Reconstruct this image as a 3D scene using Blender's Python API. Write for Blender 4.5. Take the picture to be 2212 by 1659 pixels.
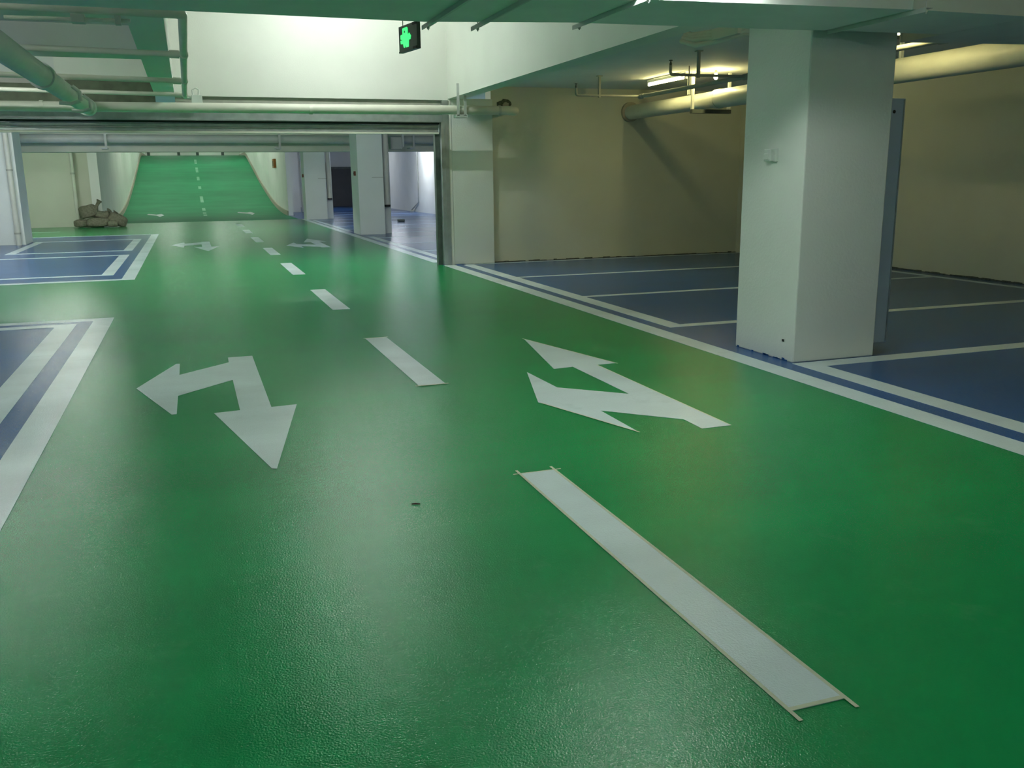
import bpy, bmesh, math, random
from mathutils import Vector, Matrix, noise

# ------------------------------------------------------------------ scene, camera, light
for o in list(bpy.data.objects):
    bpy.data.objects.remove(o)
S = bpy.context.scene
COL = S.collection
W_PX, H_PX = 2212, 1659
cam_d = bpy.data.cameras.new('camera')
cam = bpy.data.objects.new('camera', cam_d)
COL.objects.link(cam)
S.camera = cam
cam_d.sensor_fit = 'HORIZONTAL'
cam_d.sensor_width = 36.0
cam_d.lens = 1955.85 / W_PX * 36.0
cam_d.clip_start, cam_d.clip_end = 0.05, 300
yaw, pitch, roll = (math.radians(a) for a in (19.1508, 12.8450, -0.6830))
fw = Vector((math.sin(yaw) * math.cos(pitch), math.cos(yaw) * math.cos(pitch), -math.sin(pitch)))
r0 = Vector((math.cos(yaw), -math.sin(yaw), 0))
u0 = r0.cross(fw)
rt = r0 * math.cos(roll) + u0 * math.sin(roll)
up = -r0 * math.sin(roll) + u0 * math.cos(roll)
cam.matrix_world = Matrix(((rt.x, up.x, -fw.x, 0), (rt.y, up.y, -fw.y, 0), (rt.z, up.z, -fw.z, 1.5), (0, 0, 0, 1)))

wd = bpy.data.worlds.new('world')
S.world = wd
wd.use_nodes = True
wd.node_tree.nodes['Background'].inputs[0].default_value = (0.8, 0.9, 1.0, 1)
wd.node_tree.nodes['Background'].inputs[1].default_value = 0.05
S.view_settings.view_transform = 'Standard'
S.view_settings.look = 'None'
S.view_settings.gamma = 1
S.view_settings.use_curve_mapping = False
S.view_settings.exposure = 1.35
S.cycles.use_denoising = True
S.cycles.diffuse_bounces = 7
S.cycles.max_bounces = 10
S.cycles.sample_clamp_indirect = 6.0

LAMP_NEUTRAL = (0.93, 1.0, 0.93)
LAMP_WARM = (1.0, 0.87, 0.38)
LAMP_COOL = (0.87, 0.93, 1.0)


# ------------------------------------------------------------------ materials
def new_mat(name):
    m = bpy.data.materials.new(name)
    m.use_nodes = True
    return m, m.node_tree.nodes, m.node_tree.links, m.node_tree.nodes['Principled BSDF']


def mat(name, col, rough=0.6, metal=0.0, vary=0.06, scale=3.0, bump=0.0, bscale=40.0, spec=0.5, detail=4.0):
    m, N, L, B = new_mat(name)
    B.inputs['Roughness'].default_value = rough
    B.inputs['Metallic'].default_value = metal
    B.inputs['Specular IOR Level'].default_value = spec
    geo = N.new('ShaderNodeNewGeometry')
    nz = N.new('ShaderNodeTexNoise')
    nz.inputs['Scale'].default_value = scale
    nz.inputs['Detail'].default_value = detail
    L.new(geo.outputs['Position'], nz.inputs['Vector'])
    rp = N.new('ShaderNodeValToRGB')
    a = [max(0, c * (1 - vary)) for c in col]
    b = [min(1, c * (1 + vary)) for c in col]
    rp.color_ramp.elements[0].color = (*a, 1)
    rp.color_ramp.elements[1].color = (*b, 1)
    rp.color_ramp.elements[0].position = 0.3
    rp.color_ramp.elements[1].position = 0.7
    L.new(nz.outputs['Fac'], rp.inputs['Fac'])
    L.new(rp.outputs['Color'], B.inputs['Base Color'])
    if bump > 0:
        n2 = N.new('ShaderNodeTexNoise')
        n2.inputs['Scale'].default_value = bscale
        n2.inputs['Detail'].default_value = 3.0
        L.new(geo.outputs['Position'], n2.inputs['Vector'])
        bp = N.new('ShaderNodeBump')
        bp.inputs['Strength'].default_value = 1.0
        bp.inputs['Distance'].default_value = bump
        L.new(n2.outputs['Fac'], bp.inputs['Height'])
        L.new(bp.outputs['Normal'], B.inputs['Normal'])
    return m


def floor_mat(name, col, rough=0.16, bump=0.0016, scuff=0.22, scuff_col=(0.12, 0.36, 0.20)):
    """rolled epoxy: orange-peel grain, faint roller bands and pale scuffs"""
    m, N, L, B = new_mat(name)
    geo = N.new('ShaderNodeNewGeometry')
    B.inputs['Roughness'].default_value = rough
    B.inputs['IOR'].default_value = 1.24
    n1 = N.new('ShaderNodeTexNoise')
    n1.inputs['Scale'].default_value = 0.9
    n1.inputs['Detail'].default_value = 6
    L.new(geo.outputs['Position'], n1.inputs['Vector'])
    mp = N.new('ShaderNodeMapping')
    mp.inputs['Scale'].default_value = (0.35, 2.2, 1)
    L.new(geo.outputs['Position'], mp.inputs['Vector'])
    n2 = N.new('ShaderNodeTexNoise')
    n2.inputs['Scale'].default_value = 0.8
    n2.inputs['Detail'].default_value = 5
    L.new(mp.outputs['Vector'], n2.inputs['Vector'])
    add = N.new('ShaderNodeMath')
    add.operation = 'ADD'
    L.new(n1.outputs['Fac'], add.inputs[0])
    L.new(n2.outputs['Fac'], add.inputs[1])
    rp = N.new('ShaderNodeValToRGB')
    rp.color_ramp.elements[0].position = 0.7
    rp.color_ramp.elements[1].position = 1.3
    rp.color_ramp.elements[0].color = (*[c * 0.86 for c in col], 1)
    rp.color_ramp.elements[1].color = (*[c * 1.12 for c in col], 1)
    hf = N.new('ShaderNodeMath')
    hf.operation = 'MULTIPLY'
    hf.inputs[1].default_value = 0.5
    L.new(add.outputs[0], hf.inputs[0])
    rp.color_ramp.elements[0].position = 0.35
    rp.color_ramp.elements[1].position = 0.65
    L.new(hf.outputs[0], rp.inputs['Fac'])
    # pale scuffs
    n3 = N.new('ShaderNodeTexNoise')
    n3.inputs['Scale'].default_value = 2.3
    n3.inputs['Detail'].default_value = 8
    n3.inputs['Roughness'].default_value = 0.65
    L.new(geo.outputs['Position'], n3.inputs['Vector'])
    r3 = N.new('ShaderNodeValToRGB')
    r3.color_ramp.elements[0].position = 0.60
    r3.color_ramp.elements[1].position = 0.80
    r3.color_ramp.elements[0].color = (0, 0, 0, 1)
    r3.color_ramp.elements[1].color = (scuff, scuff, scuff, 1)
    L.new(n3.outputs['Fac'], r3.inputs['Fac'])
    mx = N.new('ShaderNodeMix')
    mx.data_type = 'RGBA'
    L.new(r3.outputs['Color'], mx.inputs['Factor'])
    L.new(rp.outputs['Color'], mx.inputs['A'])
    mx.inputs['B'].default_value = (*scuff_col, 1)
    L.new(mx.outputs['Result'], B.inputs['Base Color'])
    # grain
    g1 = N.new('ShaderNodeTexNoise')
    g1.inputs['Scale'].default_value = 150
    g1.inputs['Detail'].default_value = 2
    L.new(geo.outputs['Position'], g1.inputs['Vector'])
    bp = N.new('ShaderNodeBump')
    bp.inputs['Strength'].default_value = 1.0
    bp.inputs['Distance'].default_value = bump
    L.new(g1.outputs['Fac'], bp.inputs['Height'])
    L.new(bp.outputs['Normal'], B.inputs['Normal'])
    return m


def emit(name, col, s):
    m, N, L, B = new_mat(name)
    B.inputs['Base Color'].default_value = (0.9, 0.9, 0.9, 1)
    B.inputs['Emission Color'].default_value = (*col, 1)
    B.inputs['Emission Strength'].default_value = s
    return m


M = {}
M['green'] = floor_mat('green_epoxy', (0.008, 0.26, 0.075))
M['ramp'] = floor_mat('ramp_green_epoxy', (0.028, 0.245, 0.105), rough=0.65, bump=0.002, scuff=0.6, scuff_col=(0.05, 0.28, 0.13))
M['blue'] = floor_mat('blue_epoxy', (0.028, 0.098, 0.28), scuff=0.25, scuff_col=(0.14, 0.2, 0.38))
M['paint'] = floor_mat('white_floor_paint', (0.72, 0.81, 0.83), rough=0.16, bump=0.0016, scuff=0.8, scuff_col=(0.52, 0.60, 0.62))
M['wornpaint'] = mat('worn_ramp_paint', (0.16, 0.40, 0.24), 0.6, vary=0.2, scale=2)
M['tape'] = mat('masking_tape', (0.58, 0.60, 0.45), 0.7, vary=0.08, scale=30)
M['wall'] = mat('white_wall_paint', (0.78, 0.78, 0.73), 0.8, vary=0.03, scale=1.2, bump=0.0015, bscale=60, spec=0.25)
M['ceil'] = mat('white_ceiling_paint', (0.74, 0.76, 0.74), 0.85, vary=0.04, scale=1.0, spec=0.2)
M['cream'] = mat('cream_wall_paint', (0.64, 0.65, 0.54), 0.8, vary=0.03, scale=1.2, bump=0.0015, bscale=60, spec=0.25)
M['pillar'] = mat('white_pillar_paint', (0.74, 0.77, 0.73), 0.7, vary=0.03, scale=1.5, bump=0.0018, bscale=50, spec=0.3)
M['duct'] = mat('white_duct_paint', (0.70, 0.73, 0.70), 0.55, vary=0.04, scale=4, bump=0.001, bscale=9)
M['pipe'] = mat('cream_pipe_paint', (0.66, 0.66, 0.57), 0.45, vary=0.05, scale=5)
M['pipegrey'] = mat('grey_pipe_paint', (0.50, 0.52, 0.47), 0.5, vary=0.06, scale=5)
M['thinpipe'] = mat('dusty_thin_pipe', (0.40, 0.40, 0.34), 0.5, vary=0.08, scale=9)
M['steel'] = mat('galvanised_steel', (0.48, 0.52, 0.52), 0.38, metal=0.75, vary=0.12, scale=7)
M['steeldark'] = mat('dark_steel', (0.10, 0.12, 0.11), 0.5, metal=0.5, vary=0.15, scale=9)
M['olive'] = mat('dusty_olive_steel', (0.13, 0.15, 0.10), 0.6, metal=0.2, vary=0.25, scale=6)
M['bracket'] = mat('bracket_paint', (0.52, 0.56, 0.53), 0.5, vary=0.05, scale=8)
M['black'] = mat('plain_black', (0.012, 0.012, 0.012), 0.6, vary=0.1)
M['bluepanel'] = mat('pale_blue_sheet', (0.46, 0.54, 0.66), 0.4, vary=0.03, scale=4)
M['skirt'] = mat('beige_skirting', (0.42, 0.38, 0.30), 0.7, vary=0.08, scale=5)
M['dirt'] = mat('mortar_dirt', (0.10, 0.105, 0.08), 0.95, vary=0.4, scale=30)
M['sand'] = mat('grey_brown_sackcloth', (0.20, 0.19, 0.14), 0.95, vary=0.25, scale=18, bump=0.006, bscale=60, spec=0.1)
M['red'] = mat('dark_red_plastic', (0.16, 0.035, 0.02), 0.5)
M['orange'] = mat('orange_box_paint', (0.30, 0.11, 0.015), 0.5, vary=0.1)
M['yellowish'] = mat('dull_yellow_print', (0.10, 0.07, 0.02), 0.6)
M['box'] = mat('white_switch_plastic', (0.62, 0.66, 0.62), 0.45)
M['signbody'] = mat('dark_sign_face', (0.055, 0.075, 0.06), 0.35, vary=0.08, scale=20)
M['doordark'] = mat('dark_grey_door_paint', (0.045, 0.047, 0.052), 0.5, vary=0.1)
M['doordark2'] = mat('darker_grey_door_paint', (0.020, 0.022, 0.024), 0.5, vary=0.1)
M['signgreen'] = emit('sign_green_glow', (0.0, 1.0, 0.17), 0.42)
M['chip'] = mat('brown_chip', (0.03, 0.025, 0.012), 0.9)


# ------------------------------------------------------------------ mesh helpers
def wloc(o):
    v = Vector((0, 0, 0))
    while o is not None:
        v = v + o.location
        o = o.parent
    return v


class MB:
    def __init__(self):
        self.v, self.f, self.sm = [], [], []

    def add(self, vs, fs, smooth=False):
        k = len(self.v)
        self.v += [tuple(p) for p in vs]
        self.f += [tuple(i + k for i in f) for f in fs]
        self.sm += [smooth] * len(fs)
        return self

    def box(self, x0, x1, y0, y1, z0, z1):
        vs = [(x, y, z) for z in (z0, z1) for y in (y0, y1) for x in (x0, x1)]
        return self.add(vs, [(0, 2, 3, 1), (4, 5, 7, 6), (0, 1, 5, 4), (2, 6, 7, 3), (0, 4, 6, 2), (1, 3, 7, 5)])

    def bbox(self, x0, x1, y0, y1, z0, z1, b):
        """box with bevelled edges"""
        bm = bmesh.new()
        bmesh.ops.create_cube(bm, size=1)
        for v in bm.verts:
            v.co = ((x0 + x1) / 2 + v.co.x * (x1 - x0), (y0 + y1) / 2 + v.co.y * (y1 - y0), (z0 + z1) / 2 + v.co.z * (z1 - z0))
        bmesh.ops.bevel(bm, geom=bm.edges[:], offset=b, segments=2, affect='EDGES', profile=0.5)
        return self.bm(bm)

    def bm(self, bm, smooth=False):
        bm.verts.index_update()
        self.add([v.co[:] for v in bm.verts], [[v.index for v in f.verts] for f in bm.faces], smooth)
        bm.free()
        return self

    def prism(self, poly, z0, z1):
        """flat polygon (x, y) extruded in z"""
        n = len(poly)
        a = sum(poly[i][0] * poly[(i + 1) % n][1] - poly[(i + 1) % n][0] * poly[i][1] for i in range(n))
        if a < 0:
            poly = poly[::-1]
        vs = [(x, y, z0) for x, y in poly] + [(x, y, z1) for x, y in poly]
        fs = [tuple(range(n))[::-1], tuple(range(n, 2 * n))] + [(i, (i + 1) % n, n + (i + 1) % n, n + i) for i in range(n)]
        return self.add(vs, fs)

    def tube(self, pts, r, seg=14, cap=True):
        """round pipe along a polyline; corners are mitred"""
        pts = [Vector(p) for p in pts]
        n = len(pts)
        rings = []
        d0 = (pts[1] - pts[0]).normalized()
        a = d0.orthogonal().normalized()
        for i, p in enumerate(pts):
            if i == 0:
                t = pts[1] - pts[0]
            elif i == n - 1:
                t = pts[-1] - pts[-2]
            else:
                t = (pts[i] - pts[i - 1]).normalized() + (pts[i + 1] - pts[i]).normalized()
            t.normalize()
            a = (a - t * a.dot(t))
            a = a.normalized() if a.length > 1e-6 else t.orthogonal().normalized()
            b = t.cross(a)
            rr = r[i] if isinstance(r, (list, tuple)) else r
            rings.append([p + (a * math.cos(2 * math.pi * k / seg) + b * math.sin(2 * math.pi * k / seg)) * rr for k in range(seg)])
        vs = [v for rg in rings for v in rg]
        fs = [(i * seg + k, i * seg + (k + 1) % seg, (i + 1) * seg + (k + 1) % seg, (i + 1) * seg + k) for i in range(n - 1) for k in range(seg)]
        self.add(vs, fs, True)
        if cap:
            self.add(rings[0], [tuple(range(seg))[::-1]])
            self.add(rings[-1], [tuple(range(seg))])
        return self

    def build(self, name, material, parent=None, origin=None):
        off = wloc(parent) if parent is not None else Vector((0, 0, 0))
        loc = Vector(origin) - off if origin is not None else Vector((0, 0, 0))
        tot = off + loc
        me = bpy.data.meshes.new(name)
        me.from_pydata([(x - tot.x, y - tot.y, z - tot.z) for x, y, z in self.v], [], self.f)
        me.polygons.foreach_set('use_smooth', self.sm)
        me.materials.append(M[material] if isinstance(material, str) else material)
        bm = bmesh.new()
        bm.from_mesh(me)
        bmesh.ops.recalc_face_normals(bm, faces=bm.faces[:])
        bm.to_mesh(me)
        bm.free()
        o = bpy.data.objects.new(name, me)
        COL.objects.link(o)
        o.parent = parent
        o.location = loc
        return o


def arc(c, p, q, r, n=5):
    """rounded corner at c between the directions of p and q"""
    c, p, q = Vector(c), Vector(p), Vector(q)
    a = c + (p - c).normalized() * r
    b = c + (q - c).normalized() * r
    return [(a * (1 - t) ** 2 + c * 2 * t * (1 - t) + b * t ** 2) for t in [i / n for i in range(n + 1)]]


def tag(o, label, cat, group=None, kind=None):
    o['label'] = label
    o['category'] = cat
    if group:
        o['group'] = group
    if kind:
        o['kind'] = kind
    return o


def thing(name, label, cat, loc=(0, 0, 0), group=None):
    o = bpy.data.objects.new(name, None)
    o.empty_display_size = 0.1
    COL.objects.link(o)
    o.location = loc
    return tag(o, label, cat, group)


def struct(name, mb, material, label=None, parent=None, cat=None, origin=None):
    o = mb.build(name, material, parent, origin)
    if parent is None:
        o['kind'] = 'structure'
        if label:
            o['label'] = label
        o['category'] = cat or name.split('_')[0]
    return o


def bx(*a):
    return MB().box(*a)


# ------------------------------------------------------------------ the setting
Z_SLAB, Z_HIGH = 3.05, 4.6
Y_SH = 15.6                      # the shutter wall
XR, XRF = 10.65, 9.95            # right wall, near and far bays

floor = struct('floor', bx(-9, 12, -7, 37, -0.3, 0), 'green', 'glossy green epoxy driving lane floor', cat='floor')
# right blue bays
bx(4.15, XR, -7, Y_SH + 0.1, 0.0, 0.0006).build('blue_bay_coating', 'blue', floor)
bx(4.15, XRF, Y_SH + 0.1, 37.0, 0.0, 0.0006).build('blue_bay_coating', 'blue', floor)
bx(4.05, XRF, 37.0, 41.0, -0.3, 0.0006).build('blue_bay_coating', 'blue', floor)
bx(-9, -0.91, -7, 11.12, 0.0, 0.0006).build('blue_bay_coating', 'blue', floor)
bx(-9, -0.91, 15.44, 28.85, 0.0, 0.0006).build('blue_bay_coating', 'blue', floor)
# far right bay floor behind the ramp wall
bx(4.35, XRF, 41.0, 54, -0.3, 0.0006).build('blue_bay_coating', 'blue', floor)

# ramp rising at the far end
prof = [(37, 0), (41, 0.0), (42.5, 0.02), (44, 0.07), (45.5, 0.15), (47, 0.27), (48.7, 0.42), (51, 0.70), (53.7, 1.04), (57, 1.50), (60, 1.98), (64, 2.60), (67.5, 3.14), (69.2, 3.27), (70.5, 3.29), (76, 3.29)]
rm = MB()
n = len(prof)
vs = [(x, y, z) for y, z in prof for x in (-2.85, 4.05)] + [(x, y, z - 0.3) for y, z in prof for x in (-2.85, 4.05)]
fs = [(2 * i, 2 * i + 1, 2 * i + 3, 2 * i + 2) for i in range(n - 1)] + [(2 * n + 2 * i, 2 * n + 2 * i + 2, 2 * n + 2 * i + 3, 2 * n + 2 * i + 1) for i in range(n - 1)]
fs += [(2 * i, 2 * i + 2, 2 * n + 2 * i + 2, 2 * n + 2 * i) for i in range(n - 1)] + [(2 * i + 1, 2 * n + 2 * i + 1, 2 * n + 2 * i + 3, 2 * i + 3) for i in range(n - 1)]
rm.add(vs, fs, False)
struct('floor_ramp', rm, 'ramp', 'green ramp climbing between white walls at the far end', cat='ramp')


def ramp_z(y):
    if y <= prof[1][0]:
        return 0.0
    for (a, za), (b, zb) in zip(prof, prof[1:]):
        if a <= y <= b:
            return za + (zb - za) * (y - a) / (b - a)
    return prof[-1][1]


# slabs
struct('ceiling', bx(-9, 12, -7, 5.0, Z_SLAB, Z_SLAB + 0.3), 'ceil', 'white concrete ceiling above the near lane', cat='ceiling')
struct('ceiling', bx(4.58, 12, 5.0, Y_SH + 0.2, Z_SLAB, Z_SLAB + 0.3), 'ceil', 'white concrete ceiling over the right parking bay', cat='ceiling')
struct('ceiling', bx(-9, -0.35, 5.0, 10.5, Z_SLAB, Z_SLAB + 0.3), 'ceil', 'shaded ceiling panel at upper left behind the duct', cat='ceiling')
struct('ceiling', bx(-9, 12, 4.9, Y_SH + 0.2, Z_HIGH, Z_HIGH + 0.3), 'ceil', 'high ceiling of the tall bay before the shutter', cat='ceiling')
struct('ceiling', bx(-9, 12, Y_SH + 0.2, 41.0, Z_SLAB, Z_SLAB + 0.3), 'ceil', 'white ceiling beyond the roller shutter', cat='ceiling')
struct('ceiling', bx(4.25, 12, 41.0, 54.5, Z_SLAB, Z_SLAB + 0.3), 'ceil', 'bluish white ceiling of the far right bay', cat='ceiling')
struct('ceiling', bx(-3.2, 4.4, 41.0, 76.5, 6.6, 6.9), 'ceil', 'ceiling high above the ramp', cat='ceiling')
struct('wall_ramp_head', bx(-3.2, 4.4, 40.8, 41.0, Z_SLAB, 6.9), 'wall', 'wall above the foot of the ramp', cat='wall')

# beams (all white painted concrete)
struct('ceiling_beam', bx(4.32, 4.58, 5.0, Y_SH, 2.82, Z_HIGH), 'wall', 'deep white beam along the right edge of the lane', cat='beam')
struct('ceiling_beam', bx(-0.36, -0.07, 5.0, Y_SH, 2.80, Z_HIGH), 'wall', 'white beam along the left of the tall bay, green lit underside', cat='beam')
struct('ceiling_beam', bx(-9, -0.36, 10.5, 11.12, 2.80, Z_HIGH), 'wall', 'cross beam at upper left carrying the shaded panel', cat='beam')
struct('ceiling_beam', bx(-9, 4.75, 4.85, 5.0, Z_SLAB, Z_HIGH), 'wall', 'upstand wall above the near edge of the duct', cat='beam')
struct('ceiling_beam', bx(-9, XRF, 28.0, 28.5, 2.315, Z_SLAB), 'cream', 'cream cross beam behind the second pillar', cat='beam')

# shutter wall above the opening
struct('wall_shutter_head', bx(-0.07, 4.32, Y_SH, Y_SH + 0.2, 2.80, Z_HIGH), 'wall', 'bright white wall above the roller shutter', cat='wall')
struct('wall_shutter_head', bx(-1.72, -0.36, Y_SH, Y_SH + 0.2, 3.05, Z_HIGH), 'wall', 'grey shaded wall piece at upper left above dark housing', cat='wall')
struct('wall_shutter_head', bx(-9, -1.72, Y_SH + 0.35, Y_SH + 0.55, 2.95, Z_HIGH), 'wall', 'brightly lit wall piece at far upper left', cat='wall')
struct('wall_left_pier', bx(-9, -4.6, Y_SH, Y_SH + 0.35, 0, 2.95), 'wall', 'wall beside the left end of the shutter', cat='wall')

# walls
wb = struct('wall_back', bx(5.12, XR, Y_SH + 0.1, Y_SH + 0.4, 0, Z_SLAB), 'cream', 'cream back wall of the right parking bay', cat='wall')
struct('wall_right', bx(XR, XR + 0.3, -7, Y_SH + 0.1, 0, Z_SLAB), 'cream', 'long cream side wall at the right', cat='wall')
struct('wall_right_pilaster', bx(10.2, XR, 14.7, Y_SH + 0.1, 0, Z_SLAB), 'cream', 'shallow pilaster in the corner of the right bay', cat='wall')
struct('wall_right_far', bx(XRF, XRF + 0.3, Y_SH + 0.4, 54, 0, Z_SLAB), 'wall', 'bluish white side wall seen past the second pillar', cat='wall')
struct('wall_far_right', bx(4.25, XRF, 53.0, 53.3, 0, Z_SLAB), 'wall', 'far end wall behind the dark doors', cat='wall')
struct('wall_far_cross', bx(4.2, 5.05, 45.2, 45.5, 0, Z_SLAB), 'wall', 'bluish white cross wall right of the ramp', cat='wall')
struct('wall_behind', bx(-9, 12, -7.3, -7, 0, Z_SLAB), 'wall', 'wall behind the viewer', cat='wall')
struct('wall_left', bx(-9.3, -9, -7, 36, 0, Z_HIGH), 'wall', 'left side wall', cat='wall')
struct('wall_left_far', bx(-9, -3.72, 35.2, 35.5, 0, Z_SLAB), 'cream', 'cream wall behind the left pillar', cat='wall')
struct('wall_left_recess', bx(-3.72, -2.9, 35.42, 35.6, 0, Z_SLAB), 'cream', 'shaded recess wall behind the sandbags', cat='wall')
struct('wall_left_return', bx(-3.9, -3.72, 35.5, 35.6, 0, Z_SLAB), 'cream', 'side of the recess behind the sandbags', cat='wall')


def ramp_wall(name, x0, x1, y0, label):
    m = MB()
    ys = [y0] + [p[0] for p in prof if p[0] > y0]
    pts = [(y, ramp_z(y) - 0.3) for y in ys]
    poly = pts + [(ys[-1], 6.6), (41.0, 6.6), (41.0, Z_SLAB), (y0, Z_SLAB)]
    k = len(poly)
    vs = [(x0, y, z) for y, z in poly] + [(x1, y, z) for y, z in poly]
    fs = [tuple(range(k)), tuple(range(k, 2 * k))[::-1]] + [(i, (i + 1) % k, k + (i + 1) % k, k + i) for i in range(k)]
    m.add(vs, fs)
    return struct(name, m, 'wall', label, cat='wall')


wl = ramp_wall('wall_ramp_left', -3.15, -2.85, 34.8, 'curved looking white wall left of the ramp')
wr = ramp_wall('wall_ramp_right', 4.05, 4.25, 40.95, 'white wall right of the ramp with an orange box')


def skirting(x0, x1, y0, label, nm):
    m = MB()
    ys = [y0] + [p[0] for p in prof if p[0] > y0]
    k = len(ys)
    vs = []
    for y in ys:
        z = ramp_z(y)
        vs += [(x0, y, z), (x1, y, z), (x1, y, z + 0.20), (x0, y, z + 0.20)]
    fs = []
    for i in range(k - 1):
        for j in range(4):
            fs.append((4 * i + j, 4 * i + (j + 1) % 4, 4 * i + 4 + (j + 1) % 4, 4 * i + 4 + j))
    fs += [(0, 1, 2, 3), (4 * k - 4, 4 * k - 1, 4 * k - 2, 4 * k - 3)]
    m.add(vs, fs)
    o = struct(nm, m, 'skirt', label, cat='baseboard')
    return o


skirting(-2.85, -2.80, 40.0, 'beige skirting along the left edge of the ramp', 'baseboard_ramp_left')
skirting(4.0, 4.05, 40.97, 'beige skirting along the right edge of the ramp', 'baseboard_ramp_right')
struct('wall_ramp_end', bx(-3.2, 4.4, 76, 76.3, 3.0, 6.9), 'wall', 'white wall at the top of the ramp', cat='wall')

# dirt line where the back and right walls meet the floor
random.seed(3)
for (nm, lab, horiz) in (('trim_1', 'dirty mortar joint along the foot of the back wall', True), ('trim_2', 'dirty mortar joint along the foot of the right wall', False)):
    m = MB()
    t = 5.15 if horiz else -1.0
    end = 10.2 if horiz else 14.7
    while t < end:
        L_ = random.uniform(0.03, 0.16)
        h = random.uniform(0.004, 0.024)
        d = random.uniform(0.01, 0.03)
        e = min(end, t + L_)
        if horiz:
            m.box(t, e, Y_SH + 0.1 - d, Y_SH + 0.1, 0.0007, h)
        else:
            m.box(XR - d, XR, t, e, 0.0007, h)
        t = e
    struct(nm, m, 'dirt', lab, cat='trim')

# ------------------------------------------------------------------ floor markings
PZ0, PZ1 = 0.0007, 0.0024


def paint(name, polys, label, cat, group=None, z=0.0):
    m = MB()
    xs = [p[0] for poly in polys for p in poly]
    ys = [p[1] for poly in polys for p in poly]
    for poly in polys:
        m.prism(poly, PZ0 + z, PZ1 + z)
    o = m.build(name, 'paint', None, (sum(xs) / len(xs), sum(ys) / len(ys), PZ0 + z))
    return tag(o, label, cat, group)


def rect(x0, x1, y0, y1):
    return [(x0, y0), (x1, y0), (x1, y1), (x0, y1)]


# arrows
ARL = [(-0.486, 7.121), (-0.214, 8.0), (-0.187, 7.989), (-0.187, 7.512), (0.204, 7.893), (0.206, 8.12), (0.411, 8.122), (0.411, 6.163), (0.581, 6.177), (0.324, 4.769), (0.298, 4.78), (0.039, 6.135), (0.206, 6.151), (0.204, 7.16), (-0.19, 6.758), (-0.194, 6.206), (-0.226, 6.205)]
ARR = [(2.897, 7.975), (3.203, 6.621), (3.030, 6.609), (3.025, 4.623), (2.823, 4.623), (2.828, 4.851), (2.435, 5.246), (2.433, 4.697), (2.153, 5.571), (2.134, 5.605), (2.404, 6.562), (2.424, 5.977), (2.818, 5.597), (2.819, 6.616), (2.647, 6.596)]
paint('lane_arrow', [ARL], 'large white two-headed arrow in the left lane pointing left and towards the viewer', 'road marking', 'painted lane arrows')
ar = paint('lane_arrow', [ARR], 'large white two-headed arrow in the right lane near the big pillar', 'road marking', 'painted lane arrows')
paint('lane_arrow', [[(x, y + 16.42) for x, y in ARL]], 'small distant white two-headed arrow in the left lane beyond the shutter', 'road marking', 'painted lane arrows')
paint('lane_arrow', [[(x - 0.06, y + 16.42) for x, y in ARR]], 'small distant white two-headed arrow in the right lane beyond the shutter', 'road marking', 'painted lane arrows')


# masking tape left on the right arrow and on the nearest dash: thin pale strips standing past the corners
TAPE_N = [0]


def tape(p, q, w, parent, ext=0.0):
    TAPE_N[0] += 1
    zt = PZ1 + 0.0002 * (TAPE_N[0] % 4)
    p, q = Vector((*p, 0)), Vector((*q, 0))
    d = (q - p).normalized()
    nn = Vector((-d.y, d.x, 0)) * w / 2
    p, q = p - d * ext, q + d * ext
    MB().prism([(p + nn)[:2], (q + nn)[:2], (q - nn)[:2], (p - nn)[:2]], zt, zt + 0.00035).build('masking_tape', 'tape', parent)


# centre dashes
dash_labels = ['long nearest white centre dash edged with masking tape', 'second white centre dash between the two large arrows', 'third white centre dash from the viewer', 'fourth white centre dash, just before the shutter line', 'fifth white centre dash, just past the shutter line', 'sixth white centre dash, between the distant arrows', 'seventh white centre dash, past the distant arrows', 'eighth white centre dash, last one before the ramp']
dash_y = [(1.93, 4.22), (6.41, 8.61), (10.71, 12.85), (15.08, 17.31), (19.38, 21.5), (23.6, 25.8), (27.9, 29.82), (32.13, 34.0)]
for k, (a, b) in enumerate(dash_y):
    x0, x1 = 1.495, 1.700
    o = paint('centre_dash', [rect(x0, x1, a, b)], dash_labels[k], 'road marking', 'white centre line dashes')
    if k == 0:
        tape((x0 + 0.006, a), (x0 + 0.006, b), 0.014, o, 0.05)
        tape((x1 - 0.006, a), (x1 - 0.006, b), 0.014, o, 0.05)
        tape((x0, a + 0.008), (x1, a + 0.008), 0.016, o, 0.0)
        tape((x0, b - 0.004), (x1, b - 0.004), 0.010, o, 0.03)
    if k == 1:
        tape((x0, b), (x1, b), 0.02, o, 0.015)
        tape((x0, a), (x1, a), 0.02, o, 0.025)
tape(ARR[0], ARR[1], 0.012, ar, 0.03)
tape(ARR[3], ARR[2], 0.010, ar, 0.0)
tape(ARR[7], ARR[8], 0.010, ar, 0.01)

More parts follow.
